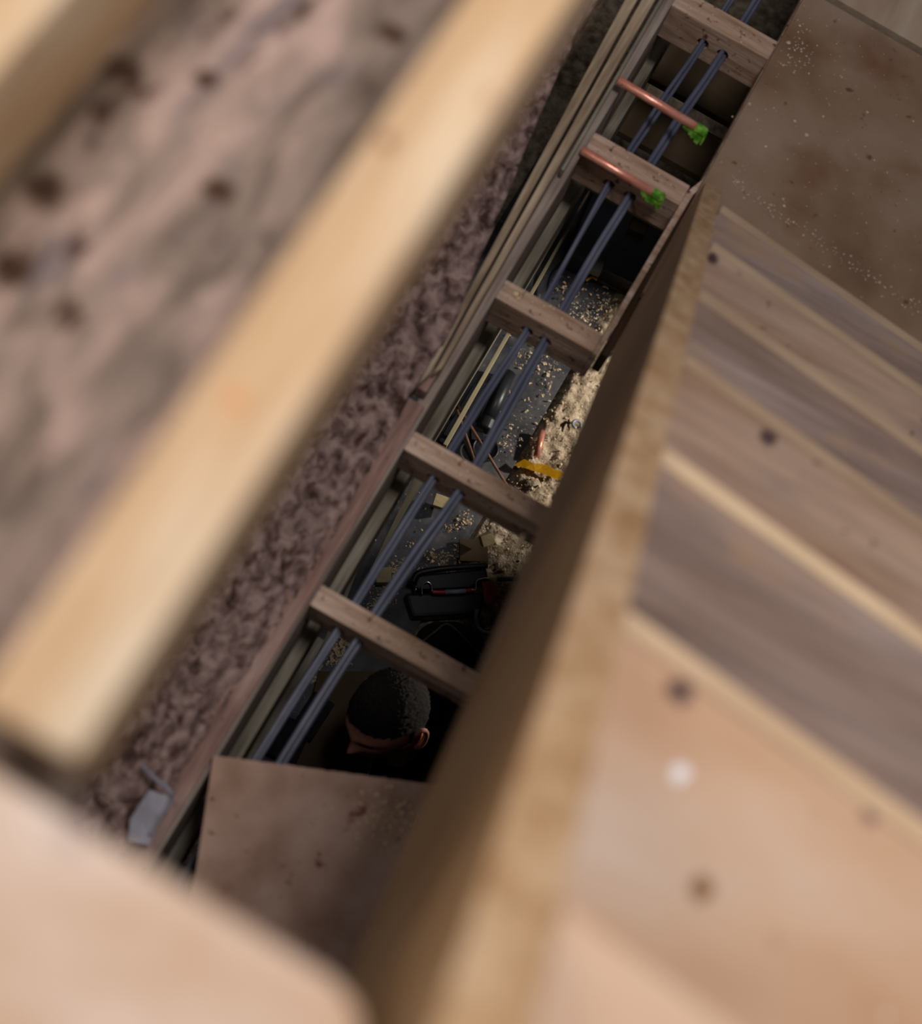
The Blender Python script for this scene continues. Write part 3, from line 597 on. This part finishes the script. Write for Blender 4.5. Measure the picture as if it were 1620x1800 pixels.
for (tgt, d, s, wv) in hands:
    side = Vector((0, 0, 1)).cross(d).normalized()
    for k in range(4):
        off = side*(-.026+.0175*k); ln = (.055, .066, .062, .048)[k]
        limb(wv, [(tgt+d*.03+off, .011), (tgt+d*(.03+ln*.5)+off*1.15+Vector((0, 0, .008)), .0088), (tgt+d*(.03+ln)+off*1.15-Vector((0, 0, .012)), .0078)])
    limb(wv, [(tgt+side*.034*s+d*.005, .012), (tgt+side*.052*s+d*.03, .010)])
me = bpy.data.meshes.new('body'); bmk.to_mesh(me); bmk.free()
tmp = link('body_tmp', me)
sk = tmp.modifiers.new('s', 'SKIN')
for i, r in enumerate(R): me.skin_vertices[0].data[i].radius = (r, r)
me.skin_vertices[0].data[0].use_root = True
ss = tmp.modifiers.new('u', 'SUBSURF'); ss.levels = 2; ss.render_levels = 2
bpy.context.view_layer.update()
bme = bpy.data.meshes.new_from_object(tmp.evaluated_get(bpy.context.evaluated_depsgraph_get()))
bpy.data.objects.remove(tmp)
bm = bmesh.new(); bm.from_mesh(bme)
def headbm(bm, seg=72, rings=56, inflate=0.0, keep=None, wig=0.0):
    new = bmesh.ops.create_uvsphere(bm, u_segments=seg, v_segments=rings, radius=1)['verts']
    rm = []
    for v in new:
        d = v.co.copy(); r = headshape(d)
        if keep is not None and not keep(d): rm.append(v); continue
        k = 1+inflate+(wig*noise.noise(d*24) if wig else 0)
        v.co = hw(r.x*k, r.y*k, r.z*k)
    if rm: bmesh.ops.delete(bm, geom=rm, context='VERTS')
headbm(bm)
for v in bm.verts: v.co -= per.location
bmesh.ops.recalc_face_normals(bm, faces=bm.faces)
me = bpy.data.meshes.new('body'); bm.to_mesh(me)
# clothing: same surface a little larger, leaving the head, neck and hands bare
for p in me.polygons: p.use_smooth = True
body = link('body', me, W['skin'], per)
cl = bm
nm_ = {v: v.normal.copy() for v in cl.verts}
kill = []
for v in cl.verts:
    w_ = v.co+per.location
    bare = (w_-HC).length < .155 or (w_-neck1).length < .045 and w_.z > neck1.z+.02
    for (tgt, d, s, _) in hands:
        if (w_-tgt).dot(d) > -.015 and (w_-tgt).length < .16: bare = True
    if bare: kill.append(v)
    else: v.co += nm_[v]*(.008+.006*noise.noise(w_*16))
bmesh.ops.delete(cl, geom=kill, context='VERTS')
me = bpy.data.meshes.new('clothing'); cl.to_mesh(me); cl.free()
for p in me.polygons: p.use_smooth = True
link('black_clothing', me, W['cloth'], per)
# hair cap
def hairline(d):
    x, y, z = d
    if y > .15: return z > .30+.10*(y-.15)-.1*x*x
    if y > -.15: return z > .05-.05*y or (abs(x) > .75 and z > -.15 and y > 0)
    return z > -.45
bm = bmesh.new(); headbm(bm, 120, 90, .035, hairline, .05)
sub('hair', bm, W['hair'], per, per, True)
# beard shadow, ears, eyes
def ear(s):
    bm = bmesh.new(); pts = []
    for k in range(15):
        a_ = -2.2+4.6*k/14; pts.append(hw(s*(.076+.010*math.cos(a_*.5)), -.010-.016*math.cos(a_)-.004, -.012+.030*math.sin(a_)))
    tube(bm, pts, .0055, 8)
    r = bmesh.ops.create_uvsphere(bm, u_segments=14, v_segments=10, radius=1)['verts']
    for v in r: p = v.co.copy(); v.co = hw(s*(.074+.006*p.x), -.014+.017*p.y, -.014+.028*p.z)
    return bm
for s in (1, -1): sub('ear', ear(s), W['skin'], per, per, True)
for s in (1, -1):
    bm = bmesh.new(); r = bmesh.ops.create_uvsphere(bm, u_segments=14, v_segments=10, radius=.011)['verts']
    for v in r: v.co = v.co+hw(s*.028, .072, .002)
    sub('eye', bm, W['blackp'], per, per, True)
